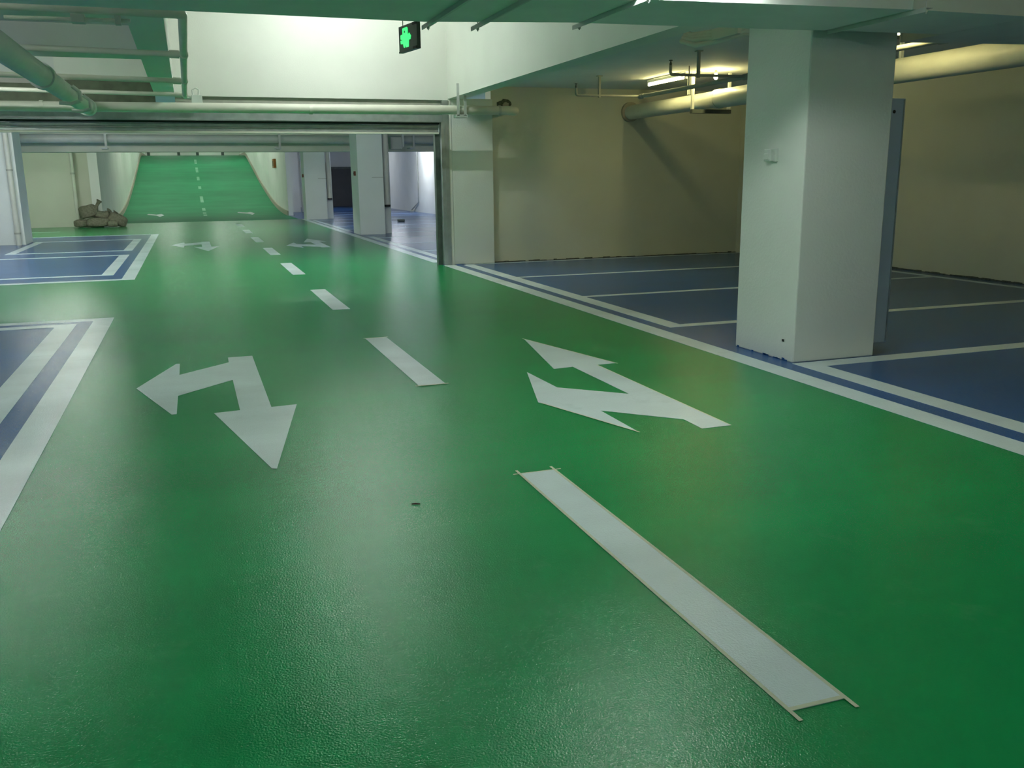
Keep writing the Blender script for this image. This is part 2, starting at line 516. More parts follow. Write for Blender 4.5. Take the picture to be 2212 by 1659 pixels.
# dashes on the ramp
ry = [(42.4, 43.2), (43.9, 44.5), (45.5, 46.6), (49.0, 51.2), (54.0, 55.0), (57.3, 58.6), (60.3, 62.4), (64.0, 66.0)]
rl = ['lowest', 'second', 'third', 'fourth', 'fifth', 'sixth', 'seventh', 'topmost']
for k, (a, b) in enumerate(ry):
    m = MB()
    za, zb = ramp_z(a) + 0.004, ramp_z(b) + 0.004
    x0, x1 = 0.56, 0.71
    zm = max(0, ramp_z((a + b) / 2) + 0.004 - (za + zb) / 2)
    m.add([(x0, a, za), (x1, a, za), (x1, b, zb), (x0, b, zb), (x0, a, za + .003), (x1, a, za + .003), (x1, b, zb + .003), (x0, b, zb + .003)], [(0, 3, 2, 1), (4, 5, 6, 7), (0, 1, 5, 4), (1, 2, 6, 5), (2, 3, 7, 6), (3, 0, 4, 7)])
    o = m.build('ramp_dash', 'wornpaint', None, (0.63, a, za))
    tag(o, 'small white dash on the green ramp, %s of its row' % rl[k], 'road marking', 'dashes on the ramp')
for (cx, lab) in ((-1.45, 'tiny white arrow at the left foot of the ramp'), (2.40, 'tiny white arrow at the right foot of the ramp')):
    y0 = 42.3
    pts = [(cx + 0.22, y0), (cx + 0.38, y0 + 1.0), (cx + 0.24, y0 + 1.9), (cx + 0.05, y0 + 1.5), (cx - 0.3, y0 + 2.0), (cx - 0.34, y0 + 1.6), (cx + 0.04, y0 + 1.0)]
    m = MB()
    k = len(pts)
    m.add([(x, y, ramp_z(y) + 0.006) for x, y in pts] + [(x, y, ramp_z(y) + 0.010) for x, y in pts], [tuple(range(k)), tuple(range(k, 2 * k))] + [(i, (i + 1) % k, k + (i + 1) % k, k + i) for i in range(k)])
    tag(m.build('ramp_arrow', 'paint', None, (cx, y0, ramp_z(y0))), lab, 'road marking', 'arrows at the foot of the ramp')

# long edge lines and stall lines, right side
paint('lane_edge_line', [rect(4.15, 4.35, -7, Y_SH - 0.05)], 'long white line edging the green lane at right, near side of the shutter', 'road marking')
paint('lane_edge_line', [rect(4.12, 4.30, Y_SH + 0.6, 37.0)], 'long white line edging the green lane beyond the shutter', 'road marking')
paint('stall_front_line', [rect(4.51, 4.70, -7, 5.87)], 'white stall front line running from the big pillar to the right frame edge', 'road marking')
paint('stall_front_line', [rect(4.49, 4.68, 8.17, 15.45)], 'white stall front line between the big pillar and the stub wall', 'road marking')
paint('stall_front_line', [rect(4.43, 4.60, 16.4, 24.4)], 'white stall front line between the shutter and the second pillar', 'road marking')
paint('stall_front_line', [rect(4.36, 4.52, 27.2, 35.6)], 'white stall front line between the second and third pillars', 'road marking')
for (x0, x1, y0, y1, lab) in (
        (4.51, 10.25, 5.87, 6.05, 'white stall divider starting at the foot of the big pillar'),
        (4.49, 10.25, 8.03, 8.17, 'white stall divider passing just behind the big pillar'),
        (4.68, 10.25, 10.55, 10.67, 'white stall divider, second behind the big pillar'),
        (4.68, 10.25, 13.08, 13.20, 'white stall divider, nearest to the back wall of the right bay'),
        (4.55, 10.2, 15.50, 15.60, 'thin white line along the foot of the back wall')):
    paint('stall_divider', [rect(x0, x1, y0, y1)], lab, 'road marking', 'stall dividers in the right bay')
paint('stall_end_line', [rect(10.25, 10.37, -7, 15.5)], 'white line along the foot of the right wall', 'road marking')
fl = [18.95, 21.4, 23.8, 26.0, 28.3, 30.4, 32.9, 35.3, 37.8, 40.3, 42.8]
ords = ['nearest', 'second', 'third', 'fourth', 'fifth', 'sixth', 'seventh', 'eighth', 'ninth', 'tenth', 'farthest']
for k, y in enumerate(fl):
    paint('stall_divider', [rect(4.62 if y < 24 else (5.5 if y < 27 else 4.54), 9.7, y, y + 0.12)], 'thin white stall divider on the blue floor beyond the shutter, %s of the row' % ords[k], 'road marking', 'stall dividers beyond the shutter')

# left blocks
paint('stall_border', [rect(-1.11, -0.91, -7, 10.95), rect(-9, -0.91, 10.95, 11.13)], 'outer white border of the near left blue bay', 'road marking')
paint('stall_border', [rect(-1.46, -1.26, -7, 10.60), rect(-9, -1.26, 10.60, 10.79)], 'inner white border of the near left blue bay', 'road marking')
paint('stall_border', [rect(-1.11, -0.91, 15.64, 28.68), rect(-4.58, -0.91, 15.44, 15.64), rect(-9, -0.91, 28.68, 28.85)], 'outer white border of the far left blue bay', 'road marking')
paint('stall_border', [rect(-1.47, -1.28, 16.50, 20.72), rect(-9, -1.28, 16.34, 16.50), rect(-9, -1.28, 20.72, 20.90)], 'nearer inner white stall outline in the far left bay', 'road marking')
paint('stall_border', [rect(-1.48, -1.29, 22.32, 26.40), rect(-3.85, -1.29, 22.15, 22.32), rect(-3.85, -1.29, 26.40, 26.58), rect(-3.85, -3.66, 22.32, 26.40)], 'farther inner white stall outline beside the left pillar', 'road marking')
paint('stall_border', [rect(-9, -3.9, 31.8, 31.9)], 'faint thin white line before the cream left wall', 'road marking')


# ------------------------------------------------------------------ pillars
def pillar(name, x0, x1, y0, y1, z1, label, b=0.01):
    o = MB().bbox(x0, x1, y0, y1, -0.001, z1, b).build(name, 'pillar', None, ((x0 + x1) / 2, (y0 + y1) / 2, 0))
    return tag(o, label, 'pillar', 'white square pillars')


P1 = pillar('pillar', 4.53, 5.33, 6.07, 6.91, Z_SLAB, 'big white pillar at the right front beside the lane')
P2 = pillar('pillar', 4.40, 5.10, 25.25, 26.35, Z_SLAB, 'second white pillar, seen through the shutter opening')
P3 = pillar('pillar', 4.24, 5.05, 36.1, 37.0, Z_SLAB, 'third and smallest white pillar, beside the ramp')
P4 = pillar('pillar', -4.75, -3.93, 25.57, 26.7, Z_SLAB, 'white pillar at the left frame edge with a drain pipe')
stub = tag(MB().bbox(4.36, 5.12, Y_SH, Y_SH + 0.5, -0.001, 2.83, 0.015).build('pillar', 'pillar', None, (4.75, Y_SH + 0.25, 0)), 'flat white pier between the shutter guide and the back wall', 'pillar', 'white square pillars')

# dark paint chip and splashes on pillar 1
MB().bbox(4.524, 4.531, 6.20, 6.225, 0.155, 0.175, 0.002).build('paint_chip', 'black', P1)
m = MB()
random.seed(8)
for k in range(9):
    y = random.uniform(6.1, 6.85)
    w = random.uniform(0.02, 0.07)
    m.box(4.5275, 4.5302, y, y + w, 0.001, random.uniform(0.006, 0.022))
m.build('blue_splash', 'blue', P1)

# switch box on the lane face of pillar 1
sw = thing('switch_box', 'small white switch box on the lane side of the big pillar', 'switch', (4.53, 6.5, 1.6))
MB().bbox(4.47, 4.53, 6.44, 6.53, 1.605, 1.70, 0.006).build('body', 'box', sw)
MB().bbox(4.462, 4.471, 6.455, 6.515, 1.618, 1.665, 0.003).build('rocker', 'box', sw)
MB().bbox(4.50, 4.53, 6.41, 6.44, 1.60, 1.705, 0.004).build('back_plate', 'box', sw)

# pale blue cover on the far side of pillar 1
cv = thing('pipe_cover', 'tall pale blue metal cover fixed behind the big pillar', 'cover', (5.45, 6.4, 0.08))
MB().bbox(5.335, 5.575, 6.2, 6.62, 0.08, 2.09, 0.006).build('panel', 'bluepanel', cv)
MB().box(5.555, 5.562, 6.192, 6.2, 0.09, 2.08).build('seam', 'steel', cv)
MB().tube([(5.465, 6.202, 1.985), (5.465, 6.196, 1.985)], 0.014, 12).build('bolt_hole', 'black', cv)
MB().tube([(5.43, 6.4, 2.09), (5.43, 6.4, 2.30), (5.43, 6.4, 2.5)], 0.05, 14).build('pipe_stub', 'skirt', cv)
MB().tube([(5.43, 6.4, 2.12), (5.43, 6.4, 2.19)], 0.062, 14).build('pipe_collar', 'olive', cv)
MB().bbox(5.47, 5.53, 6.36, 6.42, 2.24, 2.31, 0.01).build('clamp', 'thinpipe', cv)

for (P_, x, y) in ((P2, 4.78, 25.25), (P3, 4.75, 36.1)):
    bx(x, x + 0.33, y - 0.004, y - 0.0005, 1.535, 1.56).build('scrape_mark', 'pipegrey', P_)
# red alarm buttons and drain pipes on pillars 2 and 3
for (x, y, z, lab) in ((4.40, 25.55, 1.66, 'tiny dark red alarm button on the second pillar'), (4.24, 36.3, 1.66, 'tiny dark red alarm button on the third pillar')):
    t = thing('alarm_button', lab, 'alarm', (x, y, z), 'alarm buttons on pillars')
    MB().bbox(x - 0.05, x, y, y + 0.12, z - 0.06, z + 0.06, 0.008).build('body', 'red', t)
    MB().tube([(x - 0.058, y + 0.06, z), (x - 0.05, y + 0.06, z)], 0.025, 10).build('glass', 'black', t)
for (x, y, lab) in ((5.25, 25.6, 'drain pipe with black end ring beside the second pillar'), (5.21, 36.4, 'drain pipe with black end ring beside the third pillar')):
    t = thing('drain_pipe', lab, 'pipe', (x, y, 0), 'drain pipes on pillars')
    MB().tube([(x, y, 0.80), (x, y, Z_SLAB)], 0.085, 16).build('pipe', 'pipe', t)
    MB().tube([(x, y, 0.74), (x, y, 0.80)], 0.092, 16).build('end_ring', 'black', t)
    MB().bbox(x - 0.14, x + 0.12, y + 0.1, y + 0.5, -0.001, 2.2, 0.01).build('backing_pier', 'pillar', t)
t = thing('drain_pipe', 'white drain pipe on the front of the left pillar', 'pipe', (-4.07, 25.5, 0), 'drain pipes on pillars')
MB().tube([(-4.07, 25.49, 0.0), (-4.07, 25.49, Z_SLAB)], 0.065, 16).build('pipe', 'pipe', t)
for z in (0.27, 1.80):
    MB().tube([(-4.07, 25.49, z), (-4.07, 25.49, z + 0.04)], 0.075, 16).build('collar', 'thinpipe', t)
t = thing('drain_pipe', 'thin drain pipe at the corner beside the sandbags', 'pipe', (-3.66, 35.1, 0), 'drain pipes on pillars')
MB().tube([(-3.68, 35.1, 0.0), (-3.68, 35.1, Z_SLAB)], 0.06, 14).build('pipe', 'pipe', t)
MB().tube([(-3.68, 35.1, 1.78), (-3.68, 35.1, 1.84)], 0.075, 14).build('collar', 'thinpipe', t)

# orange box on the ramp wall
t = thing('wall_box', 'orange fire alarm box on the right ramp wall', 'box', (4.05, 45.9, 2.1))
MB().bbox(3.93, 4.05, 45.3, 46.1, 2.08, 2.50, 0.02).build('body', 'orange', t)
MB().bbox(3.925, 3.931, 45.4, 46.0, 2.16, 2.40, 0.002).build('face_plate', 'yellowish', t)

# ------------------------------------------------------------------ roller shutter
sh = thing('roller_shutter', 'grey steel fire roller shutter raised across the whole lane', 'shutter', (0, Y_SH, 0))
SX0, SX1 = -4.6, 4.18
m = MB().box(SX0, SX1 + 0.02, Y_SH - 0.02, Y_SH + 0.35, 2.43, 2.60)
m.box(SX0, SX1 + 0.02, Y_SH - 0.035, Y_SH - 0.02, 2.565, 2.60)
m.box(SX0, SX1 + 0.02, Y_SH - 0.035, Y_SH - 0.02, 2.43, 2.455)
m.build('housing', 'steel', sh)
bx(SX0, SX1 + 0.03, Y_SH - 0.042, Y_SH - 0.035, 2.44, 2.446).build('housing_lip', 'steel', sh)
bx(-0.07, SX1 + 0.02, Y_SH + 0.06, Y_SH + 0.30, 2.60, 2.80).build('housing_top', 'thinpipe', sh)
bx(-1.9, -0.36, Y_SH + 0.05, Y_SH + 0.34, 2.60, 3.06).build('housing_top', 'olive', sh)
bx(-4.6, -1.9, Y_SH + 0.05, Y_SH + 0.34, 2.60, 2.95).build('housing_top', 'olive', sh)
bx(SX0, SX1 - 0.02, Y_SH + 0.01, Y_SH + 0.09, 2.402, 2.432).build('shadow_gap_strip', 'black', sh)  # painted shade: black strip in place of the dark gap under the housing
for k in range(2):
    z = 2.338 - k * 0.068
    mm = MB()
    prof_s = [(0.0, 0.0), (-0.016, 0.012), (-0.016, 0.050), (0.0, 0.062), (0.03, 0.062), (0.03, 0.0)]
    kk = len(prof_s)
    mm.add([(x, Y_SH + 0.10 + a, z + b) for x in (SX0, SX1 - 0.02) for a, b in prof_s], [tuple(range(kk)), tuple(range(kk, 2 * kk))[::-1]] + [(i, (i + 1) % kk, kk + (i + 1) % kk, kk + i) for i in range(kk)])
    mm.build('slat', 'steel', sh)
bx(SX0, SX1 - 0.02, Y_SH + 0.06, Y_SH + 0.17, 2.245, 2.275).build('bottom_bar', 'pipe', sh)
g = MB()
g.box(4.18, 4.31, Y_SH - 0.03, Y_SH + 0.0, 0, 2.43)
g.box(4.18, 4.20, Y_SH, Y_SH + 0.2, 0, 2.43)
g.box(4.24, 4.25, Y_SH - 0.038, Y_SH - 0.03, 0, 2.43)
g.build('guide_rail', 'steel', sh)
bx(4.10, 4.18, Y_SH + 0.10, Y_SH + 0.22, 0, 2.27).build('guide_channel', 'steeldark', sh)
bx(4.20, 4.31, Y_SH - 0.03, Y_SH + 0.3, 2.43, 2.80).build('end_plate', 'steel', sh)
bx(4.312, 4.36, Y_SH - 0.012, Y_SH + 0.4, 0, 2.82).build('jamb_strip', 'wall', sh)
bx(-4.7, -4.6, Y_SH - 0.03, Y_SH + 0.3, 0, 2.6).build('guide_rail', 'steel', sh)

# control box above the pipe in front of the wall
t = thing('junction_box', 'small white junction box on top of the long pipe before the bright wall', 'box', (0.25, 15.45, 2.70))
MB().bbox(0.17, 0.33, 15.38, 15.50, 2.66, 2.80, 0.008).build('body', 'box', t)
MB().tube([(0.20, 15.44, 2.80), (0.19, 15.44, 2.87), (0.24, 15.44, 2.91), (0.29, 15.44, 2.88), (0.28, 15.44, 2.80)], 0.013, 8).build('cable_loop', 'box', t)
MB().tube([(0.17, 15.44, 2.76), (0.06, 15.44, 2.76)], 0.02, 8).build('conduit', 'box', t)

# ------------------------------------------------------------------ pipes
# long fire main across the lane in front of the shutter
t = thing('fire_main', 'long cream pipe crossing the lane in front of the shutter', 'pipe', (1.0, 15.0, 2.59))
pts = [(-7, 15.0, 2.555)] + [p[:] for p in arc((5.36, 15.0, 2.60), (4, 15.0, 2.60), (5.36, 15.7, 2.62), 0.16)] + [(5.36, 15.85, 2.66)]
MB().tube(pts, 0.073, 18).build('pipe', 'pipe', t)
for x in (4.30, 4.42):
    bx(x - 0.022, x + 0.022, 14.90, 14.91, 2.50, 3.01).build('hanger_strap', 'bracket', t)
MB().bbox(4.26, 4.46, 14.90, 15.06, 2.47, 2.52, 0.006).build('saddle', 'bracket', t)
MB().tube([(5.02, 15.0, 2.60), (5.06, 15.0, 2.60)], 0.080, 16).build('coupling', 'pipegrey', t)
for x in (-1.9, 1.9):
    MB().tube([(x, 15.0, 2.58), (x + 0.05, 15.0, 2.58)], 0.080, 16).build('coupling', 'pipe', t)
# ragged hole in the back wall where the pipe goes through
random.seed(5)


def wall_blob(cx, cz, rx, rz, y0, y1, n=18):
    m = MB()
    pts = []
    for i in range(n):
        k = random.uniform(0.78, 1.1)
        pts.append((cx + math.cos(2 * math.pi * i / n) * rx * k, cz + math.sin(2 * math.pi * i / n) * rz * k))
    m.add([(x, y0, z) for x, z in pts] + [(x, y1, z) for x, z in pts], [tuple(range(n)), tuple(range(n, 2 * n))] + [(i, (i + 1) % n, n + (i + 1) % n, n + i) for i in range(n)])
    return m


wall_blob(5.37, 2.75, 0.135, 0.09, Y_SH + 0.090, Y_SH + 0.0995).build('broken_plaster', 'dirt', wb)
wall_blob(5.39, 2.745, 0.06, 0.05, Y_SH + 0.080, Y_SH + 0.0895).build('plaster_patch', 'skirt', wb)

# large Y pipe at upper left
t = thing('drain_main', 'thick grey pipe sloping into view at upper left', 'pipe', (-1.36, 11, 2.60))
MB().tube([(-1.22, 6.6, 2.475), (-1.26, 14.92, 2.555)], 0.103, 20).build('pipe', 'duct', t)
MB().tube([(-1.24, 10.1, 2.509), (-1.241, 10.3, 2.511)], 0.124, 20).build('coupling', 'duct', t)
MB().tube([(-1.258, 14.6, 2.552), (-1.26, 14.85, 2.554)], 0.124, 20).build('coupling', 'duct', t)
for y in (11.7, 12.9):
    m = MB().tube([(-1.13, y, 2.56), (-1.06, y, 2.50), (-1.06, y, 2.40)], 0.022, 8)
    m.tube([(-1.06, y, 2.40), (-1.16, y, 2.37), (-1.28, y, 2.38)], 0.022, 8)
    m.build('pipe_hook', 'box', t)

# thin sprinkler pipes at upper left
SP = 'sprinkler pipes at upper left'
t = thing('sprinkler_pipe', 'long cream pipe below the left beam with branches going left', 'pipe', (0.07, 10, 2.68), SP)
pts = [(-6.5, 7.36, 2.74)] + [p[:] for p in arc((0.07, 7.36, 2.68), (-1, 7.36, 2.68), (0.07, 8, 2.68), 0.07)] + [(0.07, 14.2, 2.68)]
MB().tube(pts, 0.034, 14).build('pipe', 'pipe', t)
for y in (9.64, 12.11, 14.01):
    MB().tube([(0.07, y - 0.06, 2.68), (0.07, y + 0.06, 2.68)], 0.044, 12).build('tee', 'pipe', t)
for y, r in ((9.64, 0.028), (12.11, 0.032), (14.01, 0.028)):
    br = MB().tube([(-6.5, y, 2.78), (0.07, y, 2.68)], r, 12).build('branch_pipe', 'pipe', t)
    MB().tube([(-0.06, y, 2.682), (0.03, y, 2.68)], r + 0.009, 12).build('socket', 'pipe', br)
t = thing('conduit', 'thin pale conduit just below the topmost pipe at upper left', 'pipe', (-2, 7.2, 2.6), SP)
MB().tube([(-1.07, 7.25, 2.592), (-0.28, 7.25, 2.60)], 0.014, 8).build('tube', 'pipe', t)
MB().bbox(-0.66, -0.57, 7.22, 7.32, 2.575, 2.63, 0.004).build('clamp', 'pipegrey', t)
MB().bbox(-0.38, -0.34, 7.22, 7.28, 2.57, 2.63, 0.003).build('clamp', 'pipegrey', t)

# right bay: big round duct along Y
t = thing('round_duct', 'thick round pipe running along the right bay ceiling', 'pipe', (7.81, 8, 2.65))
MB().tube([(7.81, 6.14, 2.64), (7.81, 12.7, 2.64)], 0.138, 28).build('pipe', 'pipe', t)
MB().tube([(7.81, 12.7, 2.64), (7.81, Y_SH + 0.1, 2.64)], 0.126, 28).build('pipe', 'pipe', t)
MB().tube([(7.81, 12.62, 2.64), (7.81, 12.70, 2.64)], 0.147, 28).build('coupling', 'pipe', t)
MB().tube([(7.81, Y_SH + 0.04, 2.65), (7.81, Y_SH + 0.099, 2.65)], 0.175, 24).build('wall_collar', 'skirt', t)
for y in (13.55, 8.8, 7.4):
    bx(7.79, 7.83, y, y + 0.035, 2.78, Z_SLAB).build('hanger_strap', 'bracket', t)
bx(7.47, 7.51, 12.87, 12.91, 2.50, Z_SLAB).build('trapeze_post', 'pipegrey', t)
bx(8.12, 8.16, 12.87, 12.91, 2.50, Z_SLAB).build('trapeze_post', 'pipegrey', t)
bx(7.47, 8.16, 12.85, 12.93, 2.44, 2.50).build('trapeze_bar', 'steeldark', t)
bx(7.42, 7.56, 12.82, 12.96, Z_SLAB - 0.02, Z_SLAB).build('trapeze_plate', 'pipegrey', t)

# sprinkler lines in the right bay
SR = 'sprinkler pipes in the right bay'
ZS = 2.75
t = thing('sprinkler_pipe', 'thin dusty sprinkler pipe with branches beside the round pipe at right', 'pipe', (7.02, 9, ZS), SR)
MB().tube([(7.02, 6.35, ZS), (7.02, 13.72, ZS)], 0.030, 12).build('pipe', 'thinpipe', t)
for y in (13.68, 10.72, 7.35):
    MB().tube([(7.02, y - 0.07, ZS), (7.02, y + 0.07, ZS)], 0.040, 12).build('tee', 'thinpipe', t)
for y in (12.2, 9.9):
    MB().tube([(7.02, y, ZS), (7.02, y, Z_SLAB)], 0.010, 6).build('hanger_rod', 'thinpipe', t)
for (y, x0) in ((13.70, 5.88), (10.72, 5.90), (7.35, 5.7)):
    pts = [(7.02, y, ZS)] + [p[:] for p in arc((x0, y, ZS), (x0 + 1, y, ZS), (x0, y, ZS + 1), 0.035, 4)] + [(x0, y, ZS + 0.11)]
    br = MB().tube(pts, 0.019, 10).build('branch_pipe', 'thinpipe', t)
    MB().tube([(x0, y, ZS + 0.10), (x0, y, ZS + 0.13), (x0, y, ZS + 0.16), (x0, y, ZS + 0.165), (x0, y, ZS + 0.175)], [0.014, 0.017, 0.007, 0.024, 0.02], 10).build('sprinkler_head', 'steeldark', br)
    hx = x0 + 0.40
    bx(hx - 0.016, hx + 0.016, y - 0.02, y + 0.02, ZS - 0.03, Z_SLAB).build('hanger', 'thinpipe', br)
    bx(hx - 0.04, hx + 0.04, y - 0.04, y + 0.04, Z_SLAB - 0.012, Z_SLAB).build('hanger_plate', 'thinpipe', br)

# clutter of cables and a small bracket under the slab left of pillar 1
t = thing('cable_bundle', 'bundle of cables and bracket under the ceiling left of the big pillar', 'cables', (4.95, 7.9, 2.85))
random.seed(21)
for k in range(4):
    z = 2.77 + 0.03 * k
    pts = [(4.82 + 0.02 * k, 8.55, z + 0.05), (4.84, 8.30 + 0.03 * k, z + random.uniform(-.03, .02)), (4.92, 8.0, z - 0.02), (5.1, 7.85 - 0.02 * k, z + 0.03), (5.3, 7.75, z)]
    MB().tube(pts, 0.025, 8).build('cable', 'duct', t)
MB().bbox(4.86, 4.90, 7.60, 8.05, 2.76, 2.86, 0.005).build('bracket', 'duct', t)
bx(4.87, 4.91, 7.62, 7.66, 2.76, Z_SLAB).build('bracket_post', 'duct', t)

# ------------------------------------------------------------------ rectangular ventilation duct across the near frame top
t = thing('ventilation_duct', 'wide rectangular white air duct crossing the top of the frame', 'duct', (2, 5.8, 2.55))
ZD0, ZD1 = 2.55, 2.98
secs = [(-8, -1.6, 5.30, 5.30, 6.44, 6.44), (-1.6, 1.67, 5.30, 5.30, 6.44, 6.44), (1.67, 2.70, 5.30, 5.30, 6.43, 6.19), (2.70, 4.62, 5.30, 5.14, 6.20, 6.05), (4.62, 5.66, 5.14, 5.14, 6.04, 5.96), (5.66, 10.4, 5.14, 5.14, 6.40, 5.7)]
for k, (x0, x1, n0, n1, f0, f1) in enumerate(secs):
    g = 0.003
    MB().prism([(x0 + g, n0), (x1 - g, n1), (x1 - g, f1), (x0 + g, f0)], ZD0, ZD1).build('duct_section', 'duct', t)
    if 0 < k:
        # raised flange frame at the joint: four bars around the duct
        fx = 0.012
        bx(x0 - fx, x0 + fx, n0 - 0.012, n0, ZD0, ZD1).build('flange', 'duct', t)
        bx(x0 - fx, x0 + fx, f0, f0 + 0.012, ZD0, ZD1).build('flange', 'duct', t)
for x, fy, ny in ((1.68, 6.60, 5.18), (2.03, 6.56, 5.18), (2.71, 6.32, 5.20), (4.66, 6.02, 5.04), (-1.2, 6.58, 5.18)):
    m = MB()
    m.box(x - 0.03, x + 0.03, ny, fy, ZD0 - 0.006, ZD0 - 0.001)
    m.box(x - 0.03, x - 0.025, ny, fy, ZD0 - 0.030, ZD0 - 0.006)
    br = m.build('support_angle', 'bracket', t)
    for y in (ny + 0.035, fy - 0.04):
        MB().tube([(x + 0.008, y, ZD0 - 0.034), (x + 0.008, y, Z_SLAB if y < 5.5 else Z_HIGH)], 0.005, 6).build('threaded_rod', 'steel', br)
        MB().tube([(x + 0.008, y, ZD0 - 0.025), (x + 0.008, y, ZD0 - 0.009)], 0.011, 6).build('nut', 'steel', br)

# ------------------------------------------------------------------ far pipe behind pillar 2
t = thing('far_pipe', 'thick grey green pipe crossing just beyond the shutter opening', 'pipe', (2, 27.2, 2.63))
MB().tube([(-8.5, 27.2, 2.645), (XRF, 27.2, 2.62)], 0.115, 18).build('pipe', 'pipegrey', t)
for x in (-1.95, 2.55, 6.4):
    m = MB().box(x - 0.03, x + 0.03, 26.99, 27.0, 2.36, Z_SLAB)
    m.box(x - 0.12, x + 0.03, 26.95, 27.4, 2.36, 2.40)
    m.build('hanger', 'pipegrey', t)
for x in (-3.4, 0.9, 4.0):
    MB().tube([(x, 27.2, 2.633), (x + 0.06, 27.2, 2.633)], 0.122, 18).build('coupling', 'pipegrey', t)
# small gate sensor box hanging near pillar 2
t = thing('hanging_box', 'small grey box hanging right of the second pillar', 'box', (5.75, 26.6, 2.5))
MB().bbox(5.60, 5.95, 26.5, 26.75, 2.33, 2.68, 0.02).build('body', 'pipegrey', t)
bx(5.95, 6.02, 26.6, 26.66, 2.4, Z_SLAB).build('hanger', 'box', t)

# ------------------------------------------------------------------ far right bay
for (x0, x1, matn, lab) in ((7.05, 7.75, 'doordark2', 'darker narrow left leaf of the far dark doorway'), (7.75, 9.25, 'doordark', 'wide dark grey door at the end of the far bay')):
    t = thing('dark_door', lab, 'door', ((x0 + x1) / 2, 52.9, 0))
    MB().bbox(x0, x1, 52.87, 52.985, 0, 2.16, 0.01).build('leaf', matn, t)
    MB().tube([(x1 - 0.15, 52.84, 1.0), (x1 - 0.15, 52.84, 1.2)], 0.02, 8).build('handle', 'steeldark', t)
    m = MB().box(x0, x1, 52.84, 52.88, 2.10, 2.20)
    m.build('lintel', 'steeldark', t)
# posts between the cross wall and pillar 3
t = thing('wall_pipe', 'pair of vertical pipes behind the third pillar', 'pipe', (5.2, 45.3, 0))
MB().tube([(5.16, 45.2, 0), (5.16, 45.2, Z_SLAB)], 0.06, 12).build('pipe', 'pipegrey', t)
MB().tube([(5.38, 45.2, 0), (5.38, 45.2, Z_SLAB)], 0.09, 12).build('pipe', 'pipe', t)
bx(5.48, 5.62, 45.1, 45.4, 0, Z_SLAB).build('cover', 'pipegrey', t)
# small conduit and lump on the far right wall / floor
t = thing('wall_conduit', 'thin conduit bending to the floor on the far right wall', 'pipe', (9.9, 41.3, 0))
MB().tube([(9.92, 41.3, Z_SLAB), (9.92, 41.3, 0.45), (9.85, 42.6, 0.03)], 0.03, 8).build('tube', 'pipegrey', t)
MB().bbox(9.75, 9.93, 42.3, 42.8, 0.001, 0.05, 0.01).build('foot', 'pipegrey', t)
t = MB().bbox(6.98, 7.22, 32.2, 32.45, 0.0006, 0.10, 0.03).build('rubble_lump', 'steeldark', None, (7.1, 32.3, 0))
tag(t, 'small dark lump lying on the far blue floor', 'rubble')
# little dark scrap on the green floor near the viewer
t = MB().tube([(0.872, 3.975, 0.004), (0.89, 3.970, 0.005), (0.910, 3.962, 0.004)], [0.003, 0.0045, 0.003], 6).build('scrap', 'chip', None, (0.89, 3.97, 0.001))
tag(t, 'tiny brown scrap lying on the green floor', 'debris')

# ------------------------------------------------------------------ top of the ramp: dark posts before the bright wall
for k, x in enumerate((-2.55, -0.42, 0.92, 2.75)):
    lab = ['leftmost', 'second from left', 'third from left', 'rightmost'][k]
    m = MB().box(x - 0.10, x + 0.10, 74.8, 75.0, 3.29, 6.6)
    o = m.build('dark_post', 'steeldark', None, (x, 74.9, 3.29))
    tag(o, 'dark post before the bright strip above the ramp, %s' % lab, 'post', 'posts at the ramp top')

# ------------------------------------------------------------------ sandbags
def sandbag(c, dims, rz, tilt, label, seed, neck=None):
    random.seed(seed)
    bm = bmesh.new()
    bmesh.ops.create_icosphere(bm, subdivisions=3, radius=1)
    R_ = Matrix.Rotation(rz, 3, 'Z') @ Matrix.Rotation(tilt, 3, 'Y')
    for v in bm.verts:
        p = v.co.copy()
        q = Vector([math.copysign(abs(a) ** 0.62, a) for a in p])
        q *= 1 + 0.16 * noise.noise(p * 1.9 + Vector((seed * 3.1, 0, 0)))
        q.z *= 1 - 0.25 * max(0, -p.z)
        q = Vector((q.x * dims[0], q.y * dims[1], q.z * dims[2]))
        q = R_ @ q + Vector(c)
        v.co = (q.x, q.y, max(0.002, q.z))
    t = thing('sandbag', label, 'sandbag', (c[0], c[1], max(0, c[2] - dims[2])), 'heap of sandbags')
    MB().bm(bm, True).build('sack', 'sand', t)
    if neck:
        a, b = Vector(neck[0]), Vector(neck[1])
        MB().tube([a, a * 0.6 + b * 0.4, a * 0.25 + b * 0.75, b], [0.10, 0.05, 0.06, 0.10], 9).build('tied_neck', 'sand', t)
    return t


sandbag((-2.98, 34.35, 0.16), (0.40, 0.30, 0.17), 0.1, 0.0, 'long lower sandbag in the middle of the heap', 1)
sandbag((-3.52, 34.48, 0.13), (0.22, 0.26, 0.14), 0.5, 0.0, 'dark flat sandbag at the left bottom of the heap', 2)
sandbag((-3.27, 34.5, 0.52), (0.30, 0.24, 0.24), 0.2, -0.25, 'upright sandbag on the left top of the heap', 3, ((-3.05, 34.45, 0.62), (-2.88, 34.42, 0.90)))
sandbag((-2.82, 34.5, 0.40), (0.26, 0.22, 0.13), -0.3, 0.2, 'small sandbag on the middle top of the heap', 4, ((-2.68, 34.45, 0.48), (-2.60, 34.4, 0.56)))
sandbag((-2.38, 34.42, 0.22), (0.32, 0.26, 0.23), 0.1, 0.45, 'sandbag leaning at the right end of the heap', 5, ((-2.48, 34.4, 0.42), (-2.40, 34.4, 0.52)))
sandbag((-2.52, 34.15, 0.11), (0.17, 0.15, 0.12), 0.2, 0.0, 'small pale sandbag at the right front of the heap', 6)

